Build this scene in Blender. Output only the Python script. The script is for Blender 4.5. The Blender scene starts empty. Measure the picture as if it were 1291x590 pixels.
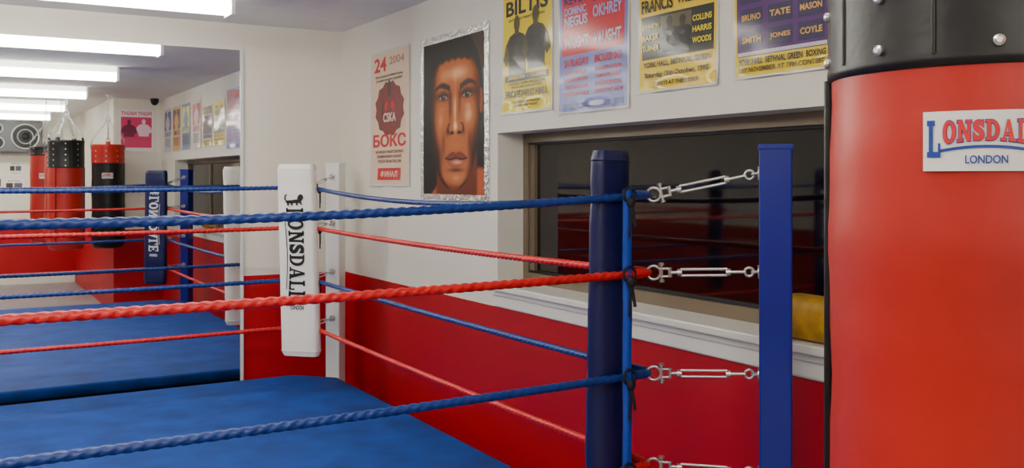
import bpy, math, random
from mathutils import Vector, Matrix
random.seed(4)
SC = bpy.context.scene
COL = SC.collection

def s2l(c):
    out=[]
    for v in c[:3]:
        v=v/255.0
        out.append(v/12.92 if v<=0.04045 else ((v+0.055)/1.055)**2.4)
    return (out[0],out[1],out[2],1.0)

# ------------------------------------------------------------- materials
def mat(name, rgb, rough=0.5, metal=0.0, var=0.0, vscale=6.0, bump=0.0, bscale=60.0, coat=0.0, coatr=0.1, spec=0.5, rvar=0.0):
    m=bpy.data.materials.new(name); m.use_nodes=True
    nt=m.node_tree; b=nt.nodes['Principled BSDF']
    c=s2l(rgb)
    b.inputs['Base Color'].default_value=c
    b.inputs['Roughness'].default_value=rough
    b.inputs['Metallic'].default_value=metal
    b.inputs['Specular IOR Level'].default_value=spec
    if coat>0:
        b.inputs['Coat Weight'].default_value=coat
        b.inputs['Coat Roughness'].default_value=coatr
    tc=nt.nodes.new('ShaderNodeTexCoord')
    if var>0:
        n=nt.nodes.new('ShaderNodeTexNoise'); n.inputs['Scale'].default_value=vscale; n.inputs['Detail'].default_value=5
        nt.links.new(tc.outputs['Object'],n.inputs['Vector'])
        r=nt.nodes.new('ShaderNodeValToRGB')
        r.color_ramp.elements[0].position=0.3; r.color_ramp.elements[1].position=0.7
        r.color_ramp.elements[0].color=(c[0]*(1-var),c[1]*(1-var),c[2]*(1-var),1)
        r.color_ramp.elements[1].color=(min(1,c[0]*(1+var)),min(1,c[1]*(1+var)),min(1,c[2]*(1+var)),1)
        nt.links.new(n.outputs['Fac'],r.inputs['Fac'])
        nt.links.new(r.outputs['Color'],b.inputs['Base Color'])
    if bump>0:
        n2=nt.nodes.new('ShaderNodeTexNoise'); n2.inputs['Scale'].default_value=bscale; n2.inputs['Detail'].default_value=3
        nt.links.new(tc.outputs['Object'],n2.inputs['Vector'])
        bp=nt.nodes.new('ShaderNodeBump'); bp.inputs['Strength'].default_value=bump; bp.inputs['Distance'].default_value=0.01
        nt.links.new(n2.outputs['Fac'],bp.inputs['Height'])
        nt.links.new(bp.outputs['Normal'],b.inputs['Normal'])
        if coat>0: nt.links.new(bp.outputs['Normal'],b.inputs['Coat Normal'])
    return m

def two_tone(name, top, bot, h):
    m=mat(name, top, 0.55)
    nt=m.node_tree; b=nt.nodes['Principled BSDF']
    g=nt.nodes.new('ShaderNodeNewGeometry'); sp=nt.nodes.new('ShaderNodeSeparateXYZ')
    nt.links.new(g.outputs['Position'],sp.inputs[0])
    gt=nt.nodes.new('ShaderNodeMath'); gt.operation='GREATER_THAN'; gt.inputs[1].default_value=h
    nt.links.new(sp.outputs['Z'],gt.inputs[0])
    n=nt.nodes.new('ShaderNodeTexNoise'); n.inputs['Scale'].default_value=1.7; n.inputs['Detail'].default_value=6
    nt.links.new(g.outputs['Position'],n.inputs['Vector'])
    def ramp(c):
        c=s2l(c); r=nt.nodes.new('ShaderNodeValToRGB')
        r.color_ramp.elements[0].position=0.3; r.color_ramp.elements[1].position=0.7
        r.color_ramp.elements[0].color=(c[0]*.94,c[1]*.94,c[2]*.93,1); r.color_ramp.elements[1].color=c
        nt.links.new(n.outputs['Fac'],r.inputs['Fac']); return r
    a=ramp(bot); c=ramp(top)
    mx=nt.nodes.new('ShaderNodeMix'); mx.data_type='RGBA'
    nt.links.new(gt.outputs[0],mx.inputs['Factor'])
    nt.links.new(a.outputs['Color'],mx.inputs[6]); nt.links.new(c.outputs['Color'],mx.inputs[7])
    nt.links.new(mx.outputs[2],b.inputs['Base Color'])
    mr=nt.nodes.new('ShaderNodeMapRange'); mr.inputs['To Min'].default_value=0.45; mr.inputs['To Max'].default_value=0.6
    nt.links.new(gt.outputs[0],mr.inputs['Value']); nt.links.new(mr.outputs[0],b.inputs['Roughness'])
    b.inputs['Specular IOR Level'].default_value=.35
    return m

def emis(name,rgb,s):
    m=bpy.data.materials.new(name); m.use_nodes=True; nt=m.node_tree
    b=nt.nodes['Principled BSDF']; b.inputs['Base Color'].default_value=(.9,.9,.9,1)
    b.inputs['Emission Color'].default_value=s2l(rgb); b.inputs['Emission Strength'].default_value=s
    return m

# ------------------------------------------------------------- mesh builder
class MB:
    def __init__(s): s.v=[]; s.f=[]; s.m=[]; s.sm=[]; s.mats=[]
    def mi(s,m):
        if m not in s.mats: s.mats.append(m)
        return s.mats.index(m)
    def add(s,vs,fs,m,smooth=False):
        o=len(s.v); k=s.mi(m)
        s.v+= [tuple(x) for x in vs]
        for f in fs:
            s.f.append(tuple(i+o for i in f)); s.m.append(k); s.sm.append(smooth)
    def box(s,a,b,m,M=None):
        x0,y0,z0=a; x1,y1,z1=b
        vs=[(x0,y0,z0),(x1,y0,z0),(x1,y1,z0),(x0,y1,z0),(x0,y0,z1),(x1,y0,z1),(x1,y1,z1),(x0,y1,z1)]
        if M is not None: vs=[M@Vector(v) for v in vs]
        s.add(vs,[(0,3,2,1),(4,5,6,7),(0,1,5,4),(1,2,6,5),(2,3,7,6),(3,0,4,7)],m)
    def rbox(s,a,b,r,m,M=None,n=3):
        x0,y0,z0=a;x1,y1,z1=b
        rings=[]
        zs=[(z0,r)]
        for i in range(1,n+1):
            t=math.pi/2*i/n; zs.append((z0+r*(1-math.cos(t)), r*(1-math.sin(t))))
        zs2=[(z1-(z-z0),i_) for z,i_ in reversed(zs)]
        def ring(z,ins):
            pts=[]
            rr=max(r,1e-4)
            for cx,cy,a0 in ((x1-rr,y1-rr,0),(x0+rr,y1-rr,90),(x0+rr,y0+rr,180),(x1-rr,y0+rr,270)):
                for k in range(n+1):
                    an=math.radians(a0+90*k/n); q=rr-ins
                    pts.append((cx+q*math.cos(an),cy+q*math.sin(an),z))
            return pts
        for z,i_ in zs+zs2: rings.append(ring(z,i_))
        s.loft(rings,m,False,True,M)
    def loft(s,rings,m,smooth=True,caps=True,M=None,closed=False):
        n=len(rings[0]); vs=[p for r in rings for p in r]
        if M is not None: vs=[M@Vector(v) for v in vs]
        fs=[]
        R=len(rings)
        for i in range(R if closed else R-1):
            j=(i+1)%R
            for k in range(n):
                k2=(k+1)%n
                fs.append((i*n+k,i*n+k2,j*n+k2,j*n+k))
        s.add(vs,fs,m,smooth)
        if caps and not closed:
            s.add([vs[k] for k in range(n)],[tuple(reversed(range(n)))],m)
            s.add([vs[(R-1)*n+k] for k in range(n)],[tuple(range(n))],m)
    def cyl(s,p0,p1,r,m,n=12,r1=None,caps=True):
        p0=Vector(p0);p1=Vector(p1); d=(p1-p0).normalized()
        a=Vector((0,0,1)) if abs(d.z)<.9 else Vector((1,0,0))
        u=d.cross(a).normalized(); w=d.cross(u)
        r1=r if r1 is None else r1
        s.loft([[p0+(u*math.cos(t)+w*math.sin(t))*r for t in [2*math.pi*k/n for k in range(n)]],
                [p1+(u*math.cos(t)+w*math.sin(t))*r1 for t in [2*math.pi*k/n for k in range(n)]]],m,True,caps)
    def torus(s,c,ax,R,r,m,n=20,k=8,sx=1.0,stretch=None):
        c=Vector(c);ax=Vector(ax).normalized()
        if stretch is not None: u=Vector(stretch).normalized()
        else:
            a=Vector((0,0,1)) if abs(ax.z)<.9 else Vector((1,0,0)); u=ax.cross(a).normalized()
        w=ax.cross(u)
        rings=[]
        for i in range(n):
            t=2*math.pi*i/n
            rad=(u*math.cos(t)+w*math.sin(t))
            cc=c+u*math.cos(t)*R*sx+w*math.sin(t)*R
            rings.append([cc+rad*r*math.cos(q)+ax*r*math.sin(q) for q in [2*math.pi*j/k for j in range(k)]])
        s.loft(rings,m,True,False,None,True)
    def lathe(s,c,prof,m,n=48,smooth=True,caps=True):
        rings=[[(c[0]+r*math.cos(2*math.pi*k/n),c[1]+r*math.sin(2*math.pi*k/n),z) for k in range(n)] for r,z in prof]
        s.loft(rings,m,smooth,caps)
    def ball(s,c,r,m,sz=1.0,n=12):
        prof=[(max(1e-4,r*math.sin(math.pi*i/8)),c[2]-r*sz*math.cos(math.pi*i/8)) for i in range(9)]
        s.lathe(c,prof,m,n)
    def obj(s,name,parent=None,bevel=0):
        me=bpy.data.meshes.new(name); me.from_pydata(s.v,[],s.f)
        for m in s.mats: me.materials.append(m)
        me.polygons.foreach_set('material_index',s.m); me.polygons.foreach_set('use_smooth',s.sm)
        me.update()
        ob=bpy.data.objects.new(name,me); COL.objects.link(ob)
        if parent: ob.parent=parent
        if bevel>0:
            b=ob.modifiers.new('bevel','BEVEL'); b.width=bevel; b.segments=2; b.limit_method='ANGLE'
        return ob

_tc={}
def text2d(txt,bold=0.0,res=3,shear=0.0):
    key=(txt,bold,res)
    if key in _tc: return _tc[key]
    cu=bpy.data.curves.new('t','FONT'); cu.body=txt; cu.offset=bold; cu.resolution_u=res; cu.shear=shear
    ob=bpy.data.objects.new('t',cu); COL.objects.link(ob)
    dg=bpy.context.evaluated_depsgraph_get(); dg.update()
    me=bpy.data.meshes.new_from_object(ob.evaluated_get(dg))
    vs=[(v.co.x,v.co.y) for v in me.vertices]; fs=[tuple(p.vertices) for p in me.polygons]
    bpy.data.objects.remove(ob); bpy.data.curves.remove(cu); bpy.data.meshes.remove(me)
    if not vs: return [],[]
    x0=min(v[0] for v in vs);x1=max(v[0] for v in vs);y0=min(v[1] for v in vs);y1=max(v[1] for v in vs)
    _tc[key]=([((x-x0)/max(1e-6,x1-x0),(y-y0)/max(1e-6,y1-y0)) for x,y in vs],fs)
    return _tc[key]

# slab-serif capitals built from strokes; whole word fills the unit box
def slab(word,grow=0.0):
    V=[];F=[]
    def q(pts,ox,wd):
        o=len(V); V.extend([(ox+x*wd,y) for x,y in pts]); F.append(tuple(range(o,o+len(pts))))
    def r(x0,y0,x1,y1,ox,wd): q([(x0-grow,y0-grow),(x1+grow,y0-grow),(x1+grow,y1+grow),(x0-grow,y1+grow)],ox,wd)
    def arc(cx,cy,rx,ry,tx,ty,a0,a1,ox,wd,n=16):
        for k in range(n):
            t0=math.radians(a0+(a1-a0)*k/n); t1=math.radians(a0+(a1-a0)*(k+1)/n)
            O=lambda t:(cx+(rx+grow)*math.cos(t),cy+(ry+grow)*math.sin(t)); I=lambda t:(cx+(rx-tx-grow)*math.cos(t),cy+(ry-ty-grow)*math.sin(t))
            q([I(t0),O(t0),O(t1),I(t1)],ox,wd)
    S=.12
    wds={'L':.72,'O':.86,'N':.95,'S':.72,'D':.86,'A':.95,'E':.76}
    gap=.07; tot=sum(wds[c] for c in word)+gap*(len(word)-1); x=0
    for c in word:
        w_=wds[c]
        if c=='L':
            r(.14,0,.42,1,x,w_); r(0,1-S,.58,1,x,w_); r(0,0,1,S,x,w_); r(.84,0,1,.36,x,w_)
        elif c=='O': arc(.5,.5,.5,.5,.29,.15,0,360,x,w_,28)
        elif c=='N':
            r(.12,0,.30,1,x,w_); r(.72,0,.90,1,x,w_); q([(.06,1),(.36,1),(.90,0),(.66,0)],x,w_)
            r(0,1-S,.34,1,x,w_); r(0,0,.42,S,x,w_); r(.58,1-S,1,1,x,w_)
        elif c=='D':
            r(.12,0,.38,1,x,w_); r(0,0,.45,S,x,w_); r(0,1-S,.45,1,x,w_); arc(.42,.5,.58,.5,.28,.14,-90,90,x,w_,18)
        elif c=='E':
            r(.12,0,.40,1,x,w_); r(0,0,1,S,x,w_); r(0,1-S,1,1,x,w_); r(.4,.45,.74,.57,x,w_)
            r(.86,0,1,.32,x,w_); r(.86,.70,1,1,x,w_); r(.66,.36,.76,.66,x,w_)
        elif c=='A':
            q([(.08,0),(.24,0),(.54,1),(.44,1)],x,w_); q([(.62,0),(.92,0),(.60,1),(.40,1)],x,w_)
            r(.24,.26,.72,.36,x,w_); r(0,0,.36,S*.9,x,w_); r(.54,0,1,S*.9,x,w_)
        elif c=='S':
            vs,fs=text2d('S',.05+grow*.4,4); o=len(V)
            V.extend([(x+(-grow+a*(1+2*grow))*w_,-grow+b_*(1+2*grow)) for a,b_ in vs]); F.extend([tuple(i+o for i in f) for f in fs])
            r(.84,.70,.93,.99,x,w_); r(.05,.01,.14,.31,x,w_)
        x+=w_+gap
    return [(a/tot,b_) for a,b_ in V],F

# ------------------------------------------------------------- layout numbers (metres)
W=2.31; D=6.20; CH=2.65; RED=1.027; NEAR=-4.5; LEFT=-4.2

M_wall=two_tone('wall_paint_two_tone',(232,227,214),(172,0,22),RED)
M_white=mat('white_gloss_trim',(232,228,218),0.35)
M_ceil=mat('ceiling_paint',(230,230,228),0.8,var=.03)
M_floor=mat('floor_vinyl',(140,142,146),0.35,var=.12,vscale=3)
M_blue=mat('post_blue_enamel',(2,26,140),0.32,coat=.2)
M_canvas=mat('ring_canvas_blue',(2,58,138),0.75,var=.30,vscale=5,bump=.3,bscale=8,spec=.3)
M_side=mat('ring_apron_dark',(14,18,28),0.8)
M_ropeB=mat('rope_blue',(6,46,120),0.42,var=.15,vscale=40)
M_ropeR=mat('rope_red',(196,14,16),0.42,var=.15,vscale=40)
M_steel=mat('zinc_steel',(205,205,202),0.28,metal=.9)
M_padB=mat('pad_navy_vinyl',(4,14,72),0.42,bump=.4,bscale=11)
M_padW=mat('pad_white_vinyl',(240,238,230),0.42,bump=.2,bscale=18)
M_ink=mat('print_black',(18,18,20),0.5)
M_inkW=mat('print_white',(225,228,232),0.5)
M_strap=mat('strap_blue_webbing',(8,66,176),0.6)
M_knot=mat('tie_cord_black',(12,14,28),0.7)
M_alu=mat('window_frame_bronze',(124,110,90),0.4,metal=.3)

# ------------------------------------------------------------- room shell
b=MB()
T=0.35
WY0,WY1,WZ0,WZ1=0.55,4.068,1.11,1.875
b.box((W,NEAR,0),(W+T,D+T,WZ0),M_wall)
b.box((W,NEAR,WZ1),(W+T,D+T,CH),M_wall)
b.box((W,WY1,WZ0),(W+T,D+T,WZ1),M_wall)
b.box((W,NEAR,WZ0),(W+T,WY0,WZ1),M_wall)
b.obj('wall_right')
b=MB(); b.box((LEFT-.2,D,0),(W,D+.2,CH),M_wall); b.obj('wall_far')
b=MB(); b.box((LEFT-.2,NEAR-.2,0),(LEFT,D,CH),M_wall); b.obj('wall_left')
b=MB(); b.box((LEFT,NEAR-.2,0),(W,NEAR,CH),M_wall); b.obj('wall_near')
b=MB(); b.box((1.75,NEAR,0),(W,-.30,CH),M_wall); b.obj('wall_pier')
b=MB(); b.box((LEFT-.2,NEAR-.2,-.1),(W+T,D+.2,0),M_floor); b.obj('floor')
b=MB(); b.box((LEFT-.2,NEAR-.2,CH),(W+T,D+.2,CH+.1),M_ceil); b.obj('ceiling')
b=MB(); b.box((W-.018,-.30,0),(W,D,.12),M_white); b.obj('baseboard_right',bevel=.004)
b=MB(); b.box((LEFT,D-.018,0),(W-.018,D,.12),M_white); b.obj('baseboard_far',bevel=.004)
b=MB(); b.box((LEFT,NEAR,0),(1.75,NEAR+.018,.12),M_white); b.obj('baseboard_near',bevel=.004)

# window sill + apron moulding
b=MB()
b.box((W-.045,WY0-.04,1.112),(W+.15,WY1+.0,1.142),M_white)
b.box((W-.022,WY0-.04,1.085),(W,WY1+.02,1.112),M_white)
b.box((W-.012,WY0-.04,RED+.003),(W,WY1+.02,1.085),M_white)
b.obj('trim_1',bevel=.006)
# window
M_glass=mat('night_glass',(14,9,7),0.04,spec=.8)
M_dark=mat('window_gasket',(20,20,20),0.6)
fx=W+.145
b=MB()
fz0,fz1=1.142,WZ1
def fr(y0,y1,z0,z1,x0=0,x1=.05,m=M_alu): b.box((fx+x0,y0,z0),(fx+x1,y1,z1),m)
fr(WY0,WY1,fz0,fz0+.05); fr(WY0,WY1,fz1-.045,fz1)
fr(WY1-.045,WY1,fz0+.05,fz1-.045); fr(WY0,WY0+.045,fz0+.05,fz1-.045)
fr(WY0+.045,WY1-.045,fz0+.05,fz0+.062,.012,.04,M_dark); fr(WY0+.045,WY1-.045,fz1-.057,fz1-.045,.012,.04,M_dark)
fr(WY1-.085,WY1-.045,fz0+.062,fz1-.057,.012,.045); fr(1.6,1.635,fz0+.062,fz1-.057,.012,.045)
b.box((fx+.03,WY0+.045,fz0+.06),(fx+.042,WY1-.045,fz1-.055),M_glass)
b.obj('window_1')

# mirror
M_mir=mat('mirror_silver',(240,242,242),0.012,metal=1.0)
M_edge=mat('mirror_edge',(215,220,216),0.2)
b=MB()
b.box((-3.4,D-.016,.33),(1.612,D-.0161,2.478),M_mir)
b.box((-3.4,D-.0158,.33),(1.612,D-.001,2.478),M_edge)
b.box((1.612,D-.02,.33),(1.632,D-.001,2.478),M_edge)
b.obj('wall_mirror')

# ------------------------------------------------------------- lights
M_tube=emis('tube_glow',(255,251,238),25.0)
M_fix=mat('batten_white',(240,240,236),0.4)
for i,y in enumerate((5.2,3.15,.95,-1.3,-3.4)):
    b=MB()
    for x0,x1 in ((-.5,1.31),(-2.35,-.54)):
        b.box((x0,y-.03,CH-.05),(x1,y+.03,CH-.001),M_fix)
        b.box((x0,y-.080,CH-.125),(x0+.02,y+.080,CH-.001),M_fix)
        b.box((x1-.02,y-.080,CH-.125),(x1,y+.080,CH-.001),M_fix)
        n=14
        prof=[(.074*math.cos(2*math.pi*k/n),.040*math.sin(2*math.pi*k/n)) for k in range(n)]
        rings=[[(x,y+p,CH-.082+q) for p,q in prof] for x in (x0+.021,x1-.021)]
        b.loft(rings,M_tube,True,True)
    b.obj('fluorescent_light_fixture')

# ------------------------------------------------------------- ring
PX0,PX1,PY0,PY1=-1.65,2.13,2.07,5.85
MATZ=0.40
S2=math.sqrt(.5)
corners=[((PX1,PY1),( S2, S2)),((PX0,PY1),(-S2, S2)),((PX0,PY0),(-S2,-S2)),((PX1,PY0),( S2,-S2))]
mx0,mx1,my0,my1=-1.78,2.12,1.95,6.0
mc=[(mx1,my1),(mx0,my1),(mx0,my0),(mx1,my0)]
pts=[]
for i,((c,o),m_) in enumerate(zip(corners,mc)):
    leg=((m_[0]*o[0]+m_[1]*o[1])-(c[0]*o[0]+c[1]*o[1]-.052))*math.sqrt(2)
    sx=1 if o[0]>0 else -1; sy=1 if o[1]>0 else -1
    a=(m_[0],m_[1]-sy*leg); bb=(m_[0]-sx*leg,m_[1])
    pts += [a,bb] if i in (0,2) else [bb,a]
b=MB()
cx=sum(p[0] for p in pts)/8; cy=sum(p[1] for p in pts)/8
def inset(d): return [(p[0]+(cx-p[0])*d,p[1]+(cy-p[1])*d) for p in pts]
rings=[[(x,y,z) for x,y in inset(d)] for d,z in ((.012,0),(.012,.33),(.0,.335),(.0,.385),(.003,.396),(.008,MATZ))]
b.loft(rings[:2],M_side,False,True); b.loft(rings[1:],M_canvas,True,True)
plat=b.obj('boxing_ring_platform')
b=MB()
N=90; vs=[];fs=[]
gx0,gx1,gy0,gy1=mx0+.22,mx1-.22,my0+.22,my1-.22
def wav(x,y): return MATZ+.003+.002*math.sin(3.1*x+1.3*y)+.002*math.sin(7*y-2.1*x+1)+.0015*math.sin(11*x+5*y)
for j in range(N+1):
    for i in range(N+1):
        x=gx0+(gx1-gx0)*i/N; y=gy0+(gy1-gy0)*j/N
        e=min(i,j,N-i,N-j)/6.0; e=min(1,e)
        vs.append((x,y,MATZ-.002+(wav(x,y)-MATZ+.002)*e))
for j in range(N):
    for i in range(N):
        a=j*(N+1)+i; fs.append((a,a+1,a+N+2,a+N+1))
b.add(vs,fs,M_canvas,True)
b.obj('canvas_sheet',parent=plat)

M_postW=mat('post_white_enamel',(230,230,226),0.35)
def rot_frame(c,ang,z=0):
    return Matrix.Translation((c[0],c[1],z))@Matrix.Rotation(ang,4,'Z')
PT=1.75
ropez=[1.602,1.362,1.052,.768]
postz=[1.668,1.372,1.065,.77]
for i,(c,o) in enumerate(corners):
    m=M_postW if i==0 else M_blue
    b=MB(); Mx=rot_frame(c,math.radians(45))
    h=.0475
    b.rbox((-h,-h,0),(h,h,PT),.006,m,Mx,2)
    b.rbox((-h-.003,-h-.003,PT-.012),(h+.003,h+.003,PT+.004),.003,m,Mx,2)
    b.box((-.08,-.08,0),(.08,.08,.01),m,Mx)
    for z in postz:
        a=Vector((c[0]-o[0]*h,c[1]-o[1]*h,z)); d=Vector((-o[0],-o[1],0))
        b.cyl(a,a+d*.004,.020,M_steel,12)
    b.obj('ring_post')

def pad(i,c,o,mp,mt,lean=0.0,leanO=0.0):
    C=Vector((c[0]-o[0]*.502,c[1]-o[1]*.502,0)); O=Vector((o[0],o[1],0)); R=Vector((o[1],-o[0],0))
    prof=[(.058,.045),(.062,0),(.058,-.045),(.045,-.07),(.012,-.106),(-.02,-.117),(-.050,-.114),(-.061,-.098),(-.063,-.05),(-.064,0),(-.063,.05),(-.061,.098),(-.050,.114),(-.02,.117),(.012,.106),(.045,.07)]
    z0,z1=.62,1.738
    b=MB(); rings=[]
    L=60
    sh=lambda z:leanO*(z-z0)/(z1-z0)
    for k in range(L+1):
        f=k/L
        z=z0+(z1-z0)*f
        e=min(k,L-k); sc={0:.90,1:.98}.get(e,1.0)
        pin=1.0
        for rz in ropez:
            pin-=.05*math.exp(-((z-rz)/.03)**2)
        off=lean*(z1-z)
        th=1+.010*math.sin(k*.9+i)
        ring=[]
        for p,q in prof:
            pp=p*sc*pin*th+(sh(z) if p<0 else 0)
            ring.append(C+O*pp+R*(q*sc+off)+Vector((0,0,z)))
        rings.append(ring)
    b.loft(rings,mp,True,True)
    for zz in (z0+.03,z1-.03):
        ring=[C+O*(p*1.01+(sh(zz) if p<0 else 0))+R*(q*1.01+lean*(z1-zz))+Vector((0,0,zz)) for p,q in prof]
        for k in range(len(ring)):
            b.cyl(ring[k],ring[(k+1)%len(ring)],.0022,mp,6,caps=False)
    ob=b.obj('corner_pad')
    t=MB(); fz=-.0668
    def P(along,up):
        z=z1-along
        q=up+lean*along
        return C+O*(fz+sh(z))+R*q+Vector((0,0,z))
    vs,fs=slab('LONSDALE')
    def bot(u): return -.056+.016*math.sin(math.pi*u)
    t.add([P(.255+x*.54,bot(x)+y*(.054-bot(x))) for x,y in vs],fs,mt)
    n=20
    for k in range(n):
        u0,u1=k/n,(k+1)/n
        A=lambda u,d:P(.33+u*.40,bot(.12+.78*u)-.012-d)
        t.add([A(u0,0),A(u1,0),A(u1,.005),A(u0,.005)],[(0,1,2,3)],mt)
    vs,fs=text2d('LONDON',.03)
    t.add([P(.82+(1-y)*.026,-.042+x*.084) for x,y in vs],fs,mt)
    lion=[[(0,.25),(.12,.42),(.4,.44),(.62,.50),(.82,.42),(.80,.22),(.6,.2),(.3,.18)],
          [(.66,.36),(.7,.72),(.84,.9),(.98,.82),(1.02,.62),(.94,.42),(.8,.3)],
          [(.02,.3),(.1,.2),(.12,.02),(.26,.0),(.2,.06),(.22,.26),(.3,.36)],
          [(.28,.24),(.34,.04),(.48,.02),(.42,.08),(.42,.26)],
          [(.62,.26),(.58,.06),(.7,.02),(.68,.08),(.74,.3)],
          [(.76,.32),(.86,.1),(1.0,.1),(.92,.16),(.88,.4)],
          [(.06,.3),(-.06,.5),(-.02,.8),(.12,.9),(.1,.8),(.04,.72),(.03,.52),(.12,.36)]]
    for pl in lion:
        t.add([P(.165+(1-y)*.078,-.060+x*.115) for x,y in pl],[tuple(range(len(pl)))],mt)
    t.obj('printed_lettering',ob)
    s=MB()
    for sd in (1,):
        base=C+O*.066+R*(.073*sd)
        n_=(O*.4+R*sd).normalized(); tt=(O-R*.4*sd).normalized()
        ringsS=[]
        for k in range(30):
            z=1.62-k*.034
            w=.014; off=n_*(.006+.004*math.sin(k*.7))
            p=base+off+Vector((0,0,z))
            ringsS.append([p-tt*w,p-tt*w+n_*.003,p+tt*w+n_*.003,p+tt*w])
        s.loft(ringsS,M_strap if i else mp,True,True)
        for rz in ropez:
            q=C+O*.075+R*(.075*sd)+Vector((0,0,rz))
            s.torus(q,(R*sd+O*-1).normalized().cross(Vector((0,0,1))),.022,.005,M_knot,16,6)
            s.ball((q+n_*.02+Vector((0,0,-.02))),.014,M_knot,1.3)
            e0=q+n_*.022+Vector((0,0,-.025))
            s.cyl(e0,e0+tt*.012+Vector((0,0,-.07)),.005,M_knot,6); s.cyl(e0,e0-tt*.006+Vector((0,0,-.10)),.004,M_knot,6)
    s.obj('tie_straps',ob)
    return ob
for i,(c,o) in enumerate(corners):
    pad(i,c,o,M_padW if i==0 else M_padB, M_ink if i==0 else M_inkW, .028 if i==0 else 0.0, 0.0 if i==0 else .022)

# ropes: four closed loops, twisted strands
apex=[Vector((c[0]-o[0]*.368,c[1]-o[1]*.368,0)) for c,o in corners]
def rope(z,m,sags,rad):
    path=[]
    n=len(apex)
    for i in range(n):
        A=apex[i]; B=apex[(i+1)%n]; P_=apex[(i-1)%n]
        din=(A-P_).normalized(); dout=(B-A).normalized(); rc=.035
        p0=A-din*rc; p2=A+dout*rc
        for k in range(6):
            t=k/6; path.append((1-t)**2*p0+2*t*(1-t)*A+t*t*p2+Vector((0,0,z)))
        q0=p2; q1=B-dout*rc; L=(q1-q0).length; K=int(L/.0075)
        for k in range(K):
            f=k/K; path.append(q0.lerp(q1,f)+Vector((0,0,z-4*sags[i]*f*(1-f))))
    rings=[]; s=0.0; NP=len(path)
    tot=sum((path[(k+1)%NP]-path[k]).length for k in range(NP))
    turns=round(tot/.095)
    nn=15
    for k in range(NP):
        tg=(path[(k+1)%NP]-path[k-1]).normalized()
        u=tg.cross(Vector((0,0,1))).normalized(); w=u.cross(tg)
        ph=2*math.pi*turns*s/tot
        ring=[]
        for j in range(nn):
            th=2*math.pi*j/nn
            r=rad*(.68+.36*abs(math.cos(1.5*(th-ph)))**.8)
            ring.append(path[k]+(u*math.cos(th)+w*math.sin(th))*r)
        rings.append(ring)
        s+=(path[(k+1)%NP]-path[k]).length
    b=MB(); b.loft(rings,m,True,False,None,True)
    for i in range(n):
        A=apex[i]; B=apex[(i+1)%n]; P_=apex[(i-1)%n]
        for d in ((P_-A).normalized(),(B-A).normalized()):
            b.cyl(A+d*.035+Vector((0,0,z)),A+d*.085+Vector((0,0,z-.0)),rad*1.12,m,14)
    return b.obj('ring_rope')
rope(ropez[0],M_ropeB,(.015,.03,.050,.06),.0124)
rope(ropez[1],M_ropeR,(.01,.01,.015,.015),.0130)
rope(ropez[2],M_ropeB,(.01,.01,.015,.01),.0124)
rope(ropez[3],M_ropeR,(.01,.01,.01,.01),.0124)

def turnbuckle(p0,p1):
    b=MB(); p0=Vector(p0);p1=Vector(p1); d=(p1-p0).normalized(); L=(p1-p0).length
    s=d.cross(Vector((0,0,1))).normalized(); u=s.cross(d)
    at=lambda t:p0+d*t
    b.torus(at(.006),s,.021,.0042,M_steel,18,8)
    for q in (1,-1):
        b.cyl(at(.022)+u*.012*q,at(.060)+u*.012*q,.004,M_steel,8)
    b.cyl(at(.030)-u*.028,at(.030)+u*.028,.0045,M_steel,8)
    b.cyl(at(.030)+u*.022,at(.030)+u*.030,.009,M_steel,6); b.cyl(at(.030)-u*.030,at(.030)-u*.022,.009,M_steel,6)
    b.cyl(at(.056)-u*.014,at(.056)+u*.014,.006,M_steel,8)
    b.cyl(at(.056),at(.090),.0048,M_steel,10)
    b.cyl(at(.078),at(.092),.0105,M_steel,12)
    for q in (1,-1): b.cyl(at(.088)+u*.0095*q,at(.228)+u*.0095*q,.0042,M_steel,8)
    b.cyl(at(.224),at(.238),.0105,M_steel,12)
    b.cyl(at(.230),at(L-.035),.0048,M_steel,10)
    b.torus(at(L-.024),s,.013,.0042,M_steel,16,8)
    b.torus(at(L-.006),u,.010,.0040,M_steel,16,8)
    b.obj('turnbuckle')
for i,(c,o) in enumerate(corners):
    for z,pz in zip(ropez,postz):
        A=apex[i]+Vector((0,0,z)); B=Vector((c[0]-o[0]*.052,c[1]-o[1]*.052,pz))
        turnbuckle(A,B)

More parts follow.
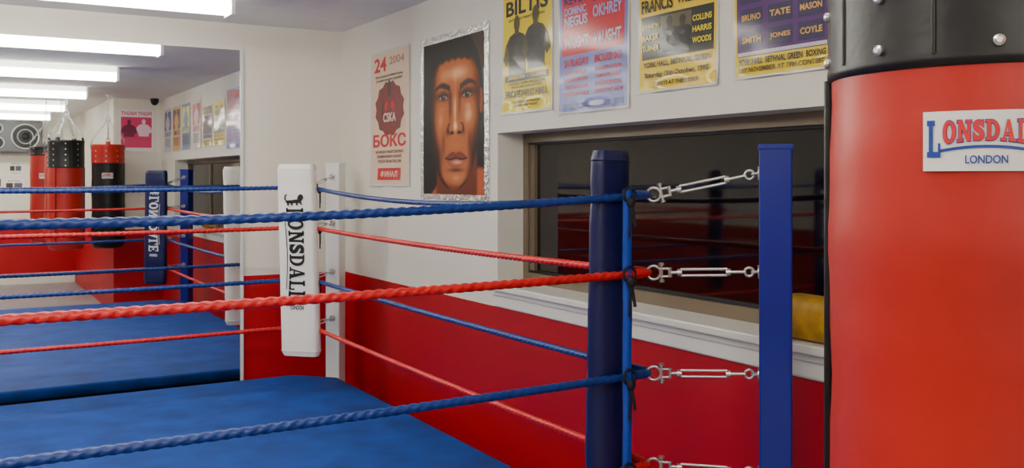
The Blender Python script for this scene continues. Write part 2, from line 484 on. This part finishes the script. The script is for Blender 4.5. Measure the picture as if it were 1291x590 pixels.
# ------------------------------------------------------------- posters
_inks={}
def ink(rgb):
    if rgb not in _inks:
        _inks[rgb]=mat('poster_ink_%d_%d_%d'%rgb,rgb,0.5,coat=.35,coatr=.10,spec=.3)
    return _inks[rgb]
M_foil=mat('crinkled_foil',(215,215,210),0.22,metal=.85,bump=.9,bscale=40)
def poster(name,yL,yR,z0,z1,base,els,wall='right',amp=.0016,seed=0,lam=True):
    if wall=='right':
        def P(s,t,k):
            w=amp*(math.sin(5*s+3*t+seed)+.6*math.sin(8*t-2*s+seed*2))+amp*1.7
            w+=.008*math.exp(-(t/.06)**2)*(.5+.5*math.sin(9*s+seed))   # curled lower edge
            return (W-.002-w-k*.0005, yL+(yR-yL)*s, z0+(z1-z0)*t)
    else:
        yp=wall
        def P(s,t,k): return (yL+(yR-yL)*s, yp+.004+k*.0005, z0+(z1-z0)*t)
    b=MB()
    def grid(s0,t0,s1,t1,k,m,n=16):
        vs=[];fs=[]
        for j in range(n+1):
            for i in range(n+1): vs.append(P(s0+(s1-s0)*i/n,t0+(t1-t0)*j/n,k))
        for j in range(n):
            for i in range(n):
                a=j*(n+1)+i; fs.append((a,a+n+1,a+n+2,a+1))
        b.add(vs,fs,m,True)
    if lam: grid(-.022,-.018,1.022,1.018,-1,ink((212,212,206)),40)
    grid(0,0,1,1,0,ink(base),40)
    for idx,e in enumerate(els):
        kind=e[0]; col=ink(e[-1]); kk=1+idx*.25
        if kind in('rect','rect2'): grid(e[1],e[2],e[3],e[4],kk,col)
        elif kind=='text':
            vs,fs=text2d(e[1],.03)
            b.add([P(e[2]+(e[4]-e[2])*x,e[3]+(e[5]-e[3])*y,kk+.6) for x,y in vs],fs,col)
        elif kind=='ell':
            n=28; vs=[P(e[1],e[2],kk+.2)]+[P(e[1]+e[3]*math.cos(2*math.pi*k/n),e[2]+e[4]*math.sin(2*math.pi*k/n),kk+.2) for k in range(n)]
            b.add(vs,[(0,k+1,(k+1)%n+1) for k in range(n)],col)
        elif kind=='poly':
            b.add([P(x,y,kk+.2) for x,y in e[1]],[tuple(range(len(e[1])))],col)
    return b.obj(name)
def lines(s0,s1,t,h,n,gap,col):
    out=[]
    for i in range(n):
        words=['SATURDAY NIGHT BOXING','TEN ROUNDS INTERNATIONAL','TICKETS FROM THE GYM','CHAMPIONSHIP CONTEST','DOORS OPEN SEVEN PM']
        w=random.choice(words); k=random.uniform(0,.12)
        out.append(('text',w,s0+k*(s1-s0),t-i*(h+gap)-h,s1-k*(s1-s0),t-i*(h+gap),col))
    return out
RD=(200,20,34); BK=(24,20,28); YL=(232,208,8)
def boxer(cx,cy,sc,col,glove=None,skin=None):
    sx=sc; sy=sc*.75
    glove=glove or col; skin=skin or col
    q=lambda pts:[(cx+x*sx,cy+y*sy) for x,y in pts]
    return [('poly',q([(-.34,-.5),(.34,-.5),(.40,.12),(.46,.22),(.30,.40),(.10,.46),(-.10,.46),(-.30,.40),(-.46,.22),(-.40,.12)]),col),
      ('poly',q([(-.46,.24),(-.58,-.12),(-.44,-.26),(-.30,-.06),(-.34,.1)]),skin),('poly',q([(.46,.24),(.58,-.12),(.44,-.26),(.30,-.06),(.34,.1)]),skin),
      ('poly',q([(-.10,.42),(.10,.42),(.08,.56),(-.08,.56)]),skin),
      ('ell',cx,cy+.66*sy,.13*sx,.19*sy,skin),
      ('ell',cx-.22*sx,cy+.10*sy,.14*sx,.17*sy,glove),('ell',cx+.22*sx,cy+.10*sy,.14*sx,.17*sy,glove)]
poster('boxing_poster',5.674,5.105,1.622,2.425,(226,198,170),
 [('text','24',.08,.86,.42,.97,RD),('text','2004',.5,.90,.9,.96,(170,130,110))]+lines(.08,.9,.83,.018,2,.012,BK)+
 [('poly',[(.5+.40*math.cos(a)*q,.57+.215*math.sin(a)*q) for a,q in ((k*math.pi/12,1.0 if k%2 else .90) for k in range(24))],(120,40,44)),
  ('ell',.5,.57,.29,.155,(60,52,64)),('ell',.5,.57,.22,.118,(150,70,66))]+
 boxer(.5,.555,.36,(44,36,46),RD,(70,52,58))+
 [('text','CSKA',.33,.47,.67,.54,(232,206,190)),
  ('text','БОКС',.06,.28,.94,.38,RD)]+lines(.12,.88,.255,.022,3,.014,(120,60,50))+
 [('rect',.2,.03,.8,.12,RD),('text','ФИНАЛ',.28,.05,.72,.10,(228,200,178))],seed=1)
poster('boxing_poster',4.006,3.576,1.968,2.53,YL,
 [('text','BILTIS',.06,.81,.94,.94,(40,34,30))]+lines(.1,.9,.785,.022,1,.01,BK)+
 boxer(.3,.49,.50,(52,48,34),(36,32,20),(84,74,30))+boxer(.7,.53,.50,(40,40,34),(28,26,18),(70,62,26))+
 [('rect',.06,.255,.94,.31,BK),('text','JAMESON  v  CLARKE',.10,.265,.90,.30,YL),('text','BROADWAY HALL',.06,.12,.94,.18,BK)]+lines(.1,.9,.245,.02,2,.008,(70,60,20))+lines(.2,.8,.09,.02,2,.01,BK),seed=2)
poster('boxing_poster',3.512,3.023,1.942,2.50,(124,134,196),
 [('rect',.04,.43,.96,.97,(210,28,46)),('text','DOMINIC',.08,.74,.42,.80,(160,168,220)),('text','EVANS',.52,.80,.93,.88,(30,34,110)),
  ('text','KEVIN',.08,.82,.42,.89,(30,34,110)),('text','NEGUS',.08,.65,.44,.73,(190,196,232)),('text','OKHREY',.52,.68,.93,.77,(160,168,220)),
  ('text','WRIGHT',.08,.48,.46,.57,(214,218,236)),('text','VAUGHT',.54,.48,.92,.57,(214,218,236)),
  ('text','SATURDAY',.08,.34,.46,.40,RD),('text','BOXING',.55,.34,.92,.40,RD)]+lines(.06,.46,.31,.03,4,.025,RD)+lines(.54,.94,.31,.03,4,.025,RD)+
 [('rect',.05,.02,.95,.06,(90,96,150))],seed=3)
poster('boxing_poster',2.948,2.517,1.987,2.43,(232,198,14),
 [('rect',.03,.27,.97,.64,(34,32,28)),('rect2',.30,.30,.70,.62,(96,86,56))]+
 boxer(.42,.42,.30,(34,32,26),(26,24,20),(56,46,32))+boxer(.59,.41,.30,(26,24,20),(20,18,16),(48,40,28))+
 [('text','Julius',.10,.80,.38,.90,BK),('text','FRANCIS',.04,.67,.47,.78,BK),('text','Danny',.62,.83,.86,.91,BK),('text','WILLIAMS',.52,.69,.96,.80,BK),
  ('text','JOHNSON',.05,.52,.28,.57,YL),('text','COLLINS',.72,.52,.95,.57,YL),('text','BAKER',.05,.43,.28,.48,YL),('text','HARRIS',.72,.43,.95,.48,YL),
  ('text','TURNER',.05,.34,.28,.39,YL),('text','WOODS',.72,.34,.95,.39,YL),
  ('text','YORK HALL, BETHNAL GREEN',.06,.19,.94,.245,BK),('text','Saturday 15th October, 1995',.08,.10,.92,.155,BK),('text','TICKETS AT THE DOOR',.2,.035,.8,.07,BK)],seed=4)
poster('boxing_poster',2.427,2.010,1.994,2.41,(226,198,12),
 [('rect',.03,.16,.97,.97,(76,22,100)),('rect2',.06,.77,.94,.80,YL)]+
 [('rect2',.07+.305*i,.22+.18*j,.32+.305*i,.36+.18*j,(40,26,72)) for i in range(3) for j in range(3)]+
 [('text',w,.09+.305*(k%3),.265+.18*(k//3),.30+.305*(k%3),.315+.18*(k//3),(214,160,70)) for k,w in enumerate(['SMITH','JONES','COYLE','BRUNO','TATE','MASON','HILL','GRANT','WEBB'])]+
 [('rect2',.04,.165,.96,.195,(200,190,200)),('text','FIGHT OF THE YEAR',.1,.83,.9,.92,(226,198,12)),('text','YORK HALL  BETHNAL GREEN  BOXING',.05,.09,.95,.14,BK),('text','SAT NOVEMBER AT 7PM CONTEST',.05,.03,.95,.07,(90,70,20))],seed=5)
for k,(ya,yb,bc,tc) in enumerate(((1.92,1.50,(210,206,196),RD),(1.40,.98,(74,120,150),(230,220,90)),(.88,.46,(206,150,60),BK),(.36,-.06,(190,190,196),(40,70,120)))):
    poster('boxing_poster',ya,yb,1.985,2.50,bc,[('rect',.06,.5,.94,.94,tc),('text','BOXING',.12,.36,.88,.47,tc)]+lines(.1,.9,.3,.03,4,.02,BK)+boxer(.5,.66,.5,bc),seed=6+k)

def portrait():
    yL,yR,z0,z1=4.941,4.147,1.543,2.435
    amp=.0012
    def P(s,t,k):
        w=amp*(math.sin(5*s+3*t)+.5*math.sin(7*t-2*s))+amp*1.6
        return (W-.003-w-k*.001, yL+(yR-yL)*s, z0+(z1-z0)*t)
    b=MB(); n=40; vs=[];fs=[]
    for j in range(n+1):
        for i in range(n+1):
            s,t=i/n,j/n
            x,y,z=P(s,t,0)
            if i in (0,n): y+=random.uniform(-.006,.006)
            if j in (0,n): z+=random.uniform(-.006,.006)
            vs.append((x+random.uniform(-.0015,.0005),y,z))
    for j in range(n):
        for i in range(n):
            a=j*(n+1)+i; fs.append((a,a+n+1,a+n+2,a+1))
    b.add(vs,fs,M_foil,False)
    root=b.obj('portrait_poster')
    g=lambda s,t,cs,ct,rs,rt:math.exp(-((s-cs)/rs)**2-((t-ct)/rt)**2)
    def ss(a,b_,x):
        x=(x-a)/(b_-a); x=max(0,min(1,x)); return x*x*(3-2*x)
    def mix(a,b_,f): return tuple(a[i]+(b_[i]-a[i])*f for i in range(3))
    MID=(186,104,58); HI=(255,206,158)
    def colour(s,t):
        bg=mix((24,20,20),(112,96,76),ss(.6,1.0,s)*ss(.15,.8,t)*.6)
        c=bg
        sh=ss(.0,.04,.10+.09*math.exp(-((s-.95)/.3)**2)-.5*max(0,.30-s)-t)
        c=mix(c,(180,86,50),sh)
        nk=ss(.36,.30,abs(s-.57))*ss(.32,.22,t); c=mix(c,(104,48,28),nk)
        hd=((s-.53)/.47)**2+((t-.62)/.44)**2+.02*math.sin(40*s)*math.sin(37*t)
        c=mix(c,(18,15,15),ss(1.04,.95,hd))
        c=mix(c,(140,76,46),ss(1.1,.7,((s-.965)/.03)**2+((t-.58)/.085)**2))
        fc=.53
        if t>.60:
            q=(t-.60)/.33; hw=.425*max(0,1-q**2.8)**.5 if q<1 else 0
        else:
            q=(.60-t)/.57; hw=(.425*max(0,1-q**3.2)**.5-.09*q*(1-q)*1.4) if q<1 else 0
        fm=ss(.010,-.02,abs(s-fc)-hw) if hw>0 else 0
        v=.48
        v+=.36*g(s,t,.60,.775,.22,.06)+.16*g(s,t,.34,.77,.10,.06)
        v+=.38*g(s,t,.78,.50,.10,.07)+.26*g(s,t,.30,.48,.09,.08)
        v+=.38*g(s,t,.55,.55,.028,.13)+.36*g(s,t,.56,.435,.042,.03)
        v+=.26*g(s,t,.57,.10,.10,.035)+.14*g(s,t,.57,.315,.08,.018)
        v+=.12*g(s,t,.36,.56,.08,.02)+.12*g(s,t,.75,.565,.08,.02)
        v-=.36*g(s,t,.345,.640,.12,.030)+.36*g(s,t,.745,.645,.12,.030)
        v-=.26*g(s,t,.47,.57,.03,.10)+.20*g(s,t,.625,.57,.025,.09)
        v-=.30*g(s,t,.43,.405,.03,.03)+.26*g(s,t,.69,.405,.03,.03)
        v-=.32*g(s,t,.565,.155,.12,.016)
        v-=.16*g(s,t,.36,.36,.03,.09)+.14*g(s,t,.78,.35,.03,.09)
        v-=.18*g(s,t,.28,.25,.10,.09)+.16*g(s,t,.86,.27,.08,.10)
        e=abs(s-fc)/max(hw,.01)
        v-=ss(.55,1.0,e)*(.46 if s<fc else .28)
        v-=.22*ss(.12,.04,t)
        v=max(0,min(1,v))
        skin=mix((50,24,16),MID,ss(0,.55,v)) if v<.55 else mix(MID,HI,ss(.55,1,v))
        skin=mix(skin,(24,18,16),ss(.850,.885,t+.10*max(0,abs(s-fc)-.1)+.005*math.sin(60*s)))
        for cx_,sg in ((.335,-1),(.760,1)):
            d=(s-cx_)*sg
            yy=.692+.018*math.cos((d-.02)*14)-.10*max(0,d-.05)
            th=.017-.07*max(0,d+.03)
            br=ss(.140,.120,abs(d))*ss(th+.009,th-.006,abs(t-yy))
            skin=mix(skin,(26,15,12),br*.92)
        for cx_ in (.350,.745):
            x=(s-cx_)/.072
            up=.626+.020*max(0,1-x*x)**.7; lo=.626-.013*max(0,1-x*x)**.7
            if abs(x)<1.0:
                inside=ss(lo-.003,lo+.003,t)*ss(up+.003,up-.003,t)
                skin=mix(skin,(160,134,118),inside)
                di=((s-cx_)/.036)**2+((t-.630)/.027)**2
                skin=mix(skin,(20,11,10),ss(1.15,.8,di)*inside)
                skin=mix(skin,(235,228,220),ss(1,.4,((s-cx_-.012)/.007)**2+((t-.637)/.005)**2))
            if abs(x)<1.12:
                u2=.626+.024*max(0,1-(x/1.12)**2)**.7
                skin=mix(skin,(18,10,9),ss(.009,.003,abs(t-u2)))
                l2=.626-.017*max(0,1-(x/1.12)**2)**.7
                skin=mix(skin,(60,28,20),ss(.005,.001,abs(t-l2))*.7)
                u3=.626+.044*max(0,1-(x/1.25)**2)**.6
                skin=mix(skin,(60,28,18),ss(.006,.001,abs(t-u3))*.6)
        for cx_ in (.503,.618):
            skin=mix(skin,(26,11,9),ss(1.2,.5,((s-cx_)/.034)**2+((t-.398+.2*abs(s-cx_))/.013)**2))
        rr=math.hypot((s-.56)/.128,(t-.425)/.048)
        if abs(s-.56)>.07 and t<.46: skin=mix(skin,(66,30,20),ss(.16,.04,abs(rr-1))*.8)
        lu=(s-.568)/.180
        if abs(lu)<1:
            a=(1-abs(lu)**2.2)
            top=.232+.046*a**.9-.012*math.exp(-(lu/.13)**2)
            mid=.232+.005*math.cos(lu*6)-.004
            bot=.232-.060*a**.75
            if t>mid: skin=mix(skin,(118,50,40),ss(top+.003,top-.006,t)*.95)
            else: skin=mix(skin,mix((150,74,58),(232,160,134),g(lu,t,.1,.205,.45,.013)),ss(bot-.003,bot+.006,t)*.95)
            skin=mix(skin,(32,11,10),ss(.007,.002,abs(t-mid)))
        return mix(c,skin,fm)
    NX,NY=150,180; m0,m1,n0,n1=.055,.935,.03,.955
    vs=[];fs=[];cols=[]
    for j in range(NY+1):
        for i in range(NX+1):
            s,t=i/NX,j/NY
            vs.append(P(m0+(m1-m0)*s,n0+(n1-n0)*t,2.4)); cols+=list(s2l([max(0,min(255,q)) for q in colour(s,t)]))
    for j in range(NY):
        for i in range(NX):
            a=j*(NX+1)+i; fs.append((a,a+NX+1,a+NX+2,a+1))
    me=bpy.data.meshes.new('portrait_print'); me.from_pydata(vs,[],fs)
    ca=me.color_attributes.new('Col','FLOAT_COLOR','POINT'); ca.data.foreach_set('color',cols)
    m=mat('portrait_print_ink',(128,128,128),.55,spec=.25); nt=m.node_tree
    at=nt.nodes.new('ShaderNodeVertexColor'); at.layer_name='Col'
    nt.links.new(at.outputs['Color'],nt.nodes['Principled BSDF'].inputs['Base Color'])
    me.materials.append(m)
    for p in me.polygons: p.use_smooth=True
    ob=bpy.data.objects.new('portrait_print',me); COL.objects.link(ob); ob.parent=root
portrait()
def faceY(name,x0,x1,z0,z1,yp,base,els):
    return poster(name,x1,x0,z0,z1,base,els,wall=yp)
faceY('pink_wall_poster',1.80,2.23,2.00,2.53,-.30,(236,220,222),[('rect',.08,.08,.92,.80,(206,50,100)),('text','FIGHT NIGHT',.08,.84,.92,.93,(196,50,100))]+boxer(.3,.5,.4,(240,200,215))+boxer(.7,.48,.4,(110,24,60)))
for k,(xx,zz,w_,h_) in enumerate(((.62,1.60,.21,.30),(.88,1.55,.30,.21),(1.22,1.60,.21,.30),(.9,1.82,.21,.20))):
    faceY('paper_notice',xx-w_/2,xx+w_/2,zz-h_/2,zz+h_/2,NEAR,(236,234,228),[('text','NOTICE',.2,.8,.8,.9,BK),('rect',.12,.3,.5,.7,(90,90,100)),('rect',.55,.3,.88,.7,(70,60,50)),('rect',.12,.12,.88,.16,(70,70,70))])

# ------------------------------------------------------------- wall speaker
M_spk=mat('speaker_case',(84,86,90),.5); M_cone=mat('speaker_cone',(14,14,16),.6); M_rim=mat('speaker_rim',(190,190,190),.3,metal=.7)
b=MB()
b.rbox((.46,NEAR,2.06),(1.26,NEAR+.28,2.56),.02,M_spk)
yF=NEAR+.28
b.cyl((1.02,yF,2.31),(1.02,yF+.012,2.31),.20,M_cone,32); b.torus((1.02,yF+.014,2.31),(0,1,0),.19,.012,M_rim,32,8)
b.torus((1.02,yF+.014,2.31),(0,1,0),.11,.006,M_rim,32,8); b.cyl((1.02,yF+.012,2.31),(1.02,yF+.04,2.31),.06,M_cone,24,.02)
for zz,r in ((2.43,.075),(2.21,.095)):
    b.cyl((.64,yF,zz),(.64,yF+.012,zz),r,M_cone,28); b.torus((.64,yF+.014,zz),(0,1,0),r*.93,.008,M_rim,28,8)
    b.cyl((.64,yF+.012,zz),(.64,yF+.03,zz),r*.35,M_cone,20,r*.12)
b.obj('wall_speaker')
b=MB(); b.lathe((2.20,-.12,0),[(.05,CH-.001),(.05,CH-.03),(.045,CH-.05),(.03,CH-.075),(.005,CH-.085)],M_cone,24); b.obj('security_camera_dome')

# ------------------------------------------------------------- heavy bags
M_bagR=mat('bag_red_vinyl',(172,24,12),0.45,var=.16,vscale=3.0,bump=.28,bscale=9,coat=.1,coatr=.35,spec=.4)
M_bagK=mat('bag_black_vinyl',(14,12,13),0.42,bump=.3,bscale=14,spec=.4)
M_label=mat('label_white',(222,220,216),0.5); M_lr=mat('label_red',(204,20,30),0.5); M_lb=mat('label_blue',(12,56,140),0.5)
def bag(c,r,zb,zt,zband,m_body,m_band,face_az,bottom=.0):
    x,y=c
    b=MB(); n=72
    prof=[(.02,zb),(r*.80,zb+.004),(r*.94,zb+.02),(r*.985,zb+.05)]
    K=26
    for k in range(K+1):
        z=zb+.08+(zband-zb-.08)*k/K
        prof.append((r*(1+.010*math.sin(k*.55+c[0]*3)+.004*math.sin(k*1.7)),z))
    b.lathe((x,y,0),prof,m_body,n)
    band=[(r*.998,zband-.004),(r*1.018,zband),(r*1.020,zband+.006),(r*1.014,zband+.012),(r*1.014,zt-.03),(r*1.03,zt-.02),(r*1.03,zt-.004),(r*.97,zt),(r*.9,zt-.012),(.01,zt-.014)]
    b.lathe((x,y,0),band,m_band,n)
    def pol(az,rr,z): return Vector((x+rr*math.cos(az),y+rr*math.sin(az),z))
    for az in (face_az-math.radians(84),face_az+math.radians(150)):
        for k in range(24):
            z=zb+.07+(zband-zb-.07)*k/24; z2=zb+.07+(zband-zb-.07)*(k+1)/24
            b.cyl(pol(az,r*1.005,z),pol(az,r*1.005,z2),.0065,M_bagK,8,caps=False)
    for k in range(9):
        az=face_az+math.radians(-16+40*k)
        b.cyl(pol(az,r*1.012,zband+.01),pol(az,r*1.012,zt-.03),.003,m_band,6,caps=False)
    top=Vector((x,y,zt+.30))
    for k in range(9):
        for dz in (.020,.080,.14,.20,.26):
            if zband+dz>zt-.03: continue
            az=face_az+math.radians(-36+40*k)
            q=pol(az,r*1.014,zband+dz); d=Vector((math.cos(az),math.sin(az),0))
            b.cyl(q,q+d*.004,.0062,M_steel,14); b.cyl(q+d*.004,q+d*.006,.0062,M_steel,14,.003)
    for k in range(4):
        az=face_az+math.radians(-2+90*k)
        tab=[]
        for z,rr in ((zt-.06,r*1.018),(zt-.02,r*1.034),(zt+.03,r*.99)):
            w=.05/ r/2
            tab.append([pol(az-w,rr,z),pol(az-w,rr+.004,z),pol(az,rr+.006,z),pol(az+w,rr+.004,z),pol(az+w,rr,z)])
        b.loft(tab,m_band,False,True)
        dr=pol(az,r*.97,zt+.045); tv=Vector((-math.sin(az),math.cos(az),0))
        b.torus(dr,Vector((math.cos(az),math.sin(az),0)),.024,.004,M_steel,16,6)
        L=(top-dr).length; nl=int(L/.032); dd=(top-dr).normalized()
        for i in range(nl):
            cc=dr+dd*(.02+(L-.02)*(i+.5)/nl); ax=tv if i%2 else dd.cross(tv)
            b.torus(cc,ax,.0105,.003,M_steel,12,5,1.9,dd)
    b.torus(top,(0,1,0),.028,.005,M_steel,18,6)
    L=CH-.03-(top.z+.02); nl=max(1,int(L/.036))
    for i in range(nl):
        cc=top+Vector((0,0,.03+(L-.0)*(i+.5)/nl)); ax=(1,0,0) if i%2 else (0,1,0)
        b.torus(cc,ax,.012,.0035,M_steel,12,5,1.8,(0,0,1))
    b.cyl((x,y,CH-.05),(x,y,CH-.001),.008,M_steel,10); b.cyl((x,y,CH-.012),(x,y,CH-.001),.04,M_steel,20)
    ob=b.obj('heavy_punching_bag')
    l=MB(); hw=math.radians(19.0); fa=face_az-math.radians(.3); z0,z1=1.659,1.7245
    def P(s,t,k):
        return pol(fa+hw*s,r*1.012+.0015+k*.0010,z0+(z1-z0)*t)
    def grid(s0,t0,s1,t1,k,m,n=24,f=None):
        vs=[];fs=[]
        for j in range(3):
            for i in range(n+1):
                s=s0+(s1-s0)*i/n; t=t0+(t1-t0)*j/2
                if f: t+=f(s)
                vs.append(P(s,t,k))
        for j in range(2):
            for i in range(n):
                a=j*(n+1)+i; fs.append((a,a+1,a+n+2,a+n+1))
        l.add(vs,fs,m,True)
    grid(-1,0,1,1,0,M_label)
    bot=lambda s:.36+.14*(1-s*s)
    for g_,k_,m_ in ((.04,1.0,M_lb),(0,2.0,M_lr)):
        vs,fs=slab('ONSDALE',g_)
        out=[]
        for x_,y_ in vs:
            s_=-.66+x_*1.54; out.append(P(s_,bot(s_)+y_*(.84-bot(s_)),k_))
        l.add(out,fs,m_)
    vs,fs=slab('L',.02)
    l.add([P(-.92+x_*.22,.24+y_*.60,1.6) for x_,y_ in vs],fs,M_lb)
    grid(-.74,0,.86,.05,1,M_lb,24,lambda s:bot(s)-.12)
    vs,fs=text2d('LONDON',.02,3)
    l.add([P(-.30+x_*.66,.12+y_*.14,1.3) for x_,y_ in vs],fs,M_lb)
    l.obj('maker_label',ob)
    return ob
def az_to(c,t=(0,0)): return math.atan2(t[1]-c[1],t[0]-c[0])
bc=(1.118,.733)
bag(bc,.185,.87,2.08,1.779,M_bagR,M_bagK,az_to(bc))
bag((1.62,.20),.180,.84,2.06,1.84,M_bagK,M_bagR,math.radians(100))
bag((1.15,-.12),.180,.87,2.06,1.97,M_bagR,M_bagK,math.radians(100))
bag((1.05,-.95),.180,.87,2.06,1.95,M_bagR,M_bagK,math.radians(100))

# ------------------------------------------------------------- yellow foam roll on the sill
M_yel=mat('yellow_foam',(196,146,4),.5,var=.4,vscale=14,bump=.4,bscale=20)
b=MB()
rings=[]
y0,y1=1.99,2.225; cxr=W+.035; czr=1.142+.072
for k in range(9):
    f=k/8; y=y0+(y1-y0)*f
    e=.9 if k in (0,8) else 1.0
    bl=1+.05*abs(2*f-1)
    ring=[]
    for j in range(24):
        a=2*math.pi*j/24
        ca,sa=math.cos(a),math.sin(a)
        ring.append((cxr+.062*e*bl*math.copysign(abs(ca)**.6,ca),y,czr+.07*e*math.copysign(abs(sa)**.6,sa)))
    rings.append(ring)
b.loft(rings,M_yel,True,True)
for yy in (y0-.001,y1+.001):
    for rr in (.05,.034,.018): b.torus((cxr,yy,czr),(0,1,0),rr,.004,M_yel,20,6)
b.obj('yellow_foam_roll')

# ------------------------------------------------------------- camera + world
w=bpy.data.worlds.new('World'); SC.world=w; w.use_nodes=True
w.node_tree.nodes['Background'].inputs[0].default_value=(.02,.022,.03,1)
w.node_tree.nodes['Background'].inputs[1].default_value=1
cam=bpy.data.cameras.new('camera'); co=bpy.data.objects.new('camera',cam); COL.objects.link(co)
cam.sensor_width=36; cam.lens=36*1208/1291; cam.shift_y=-69/1291; cam.clip_start=.02
co.location=(0,0,1.65); co.rotation_euler=(math.radians(90),0,-math.atan(710/1208))
SC.camera=co
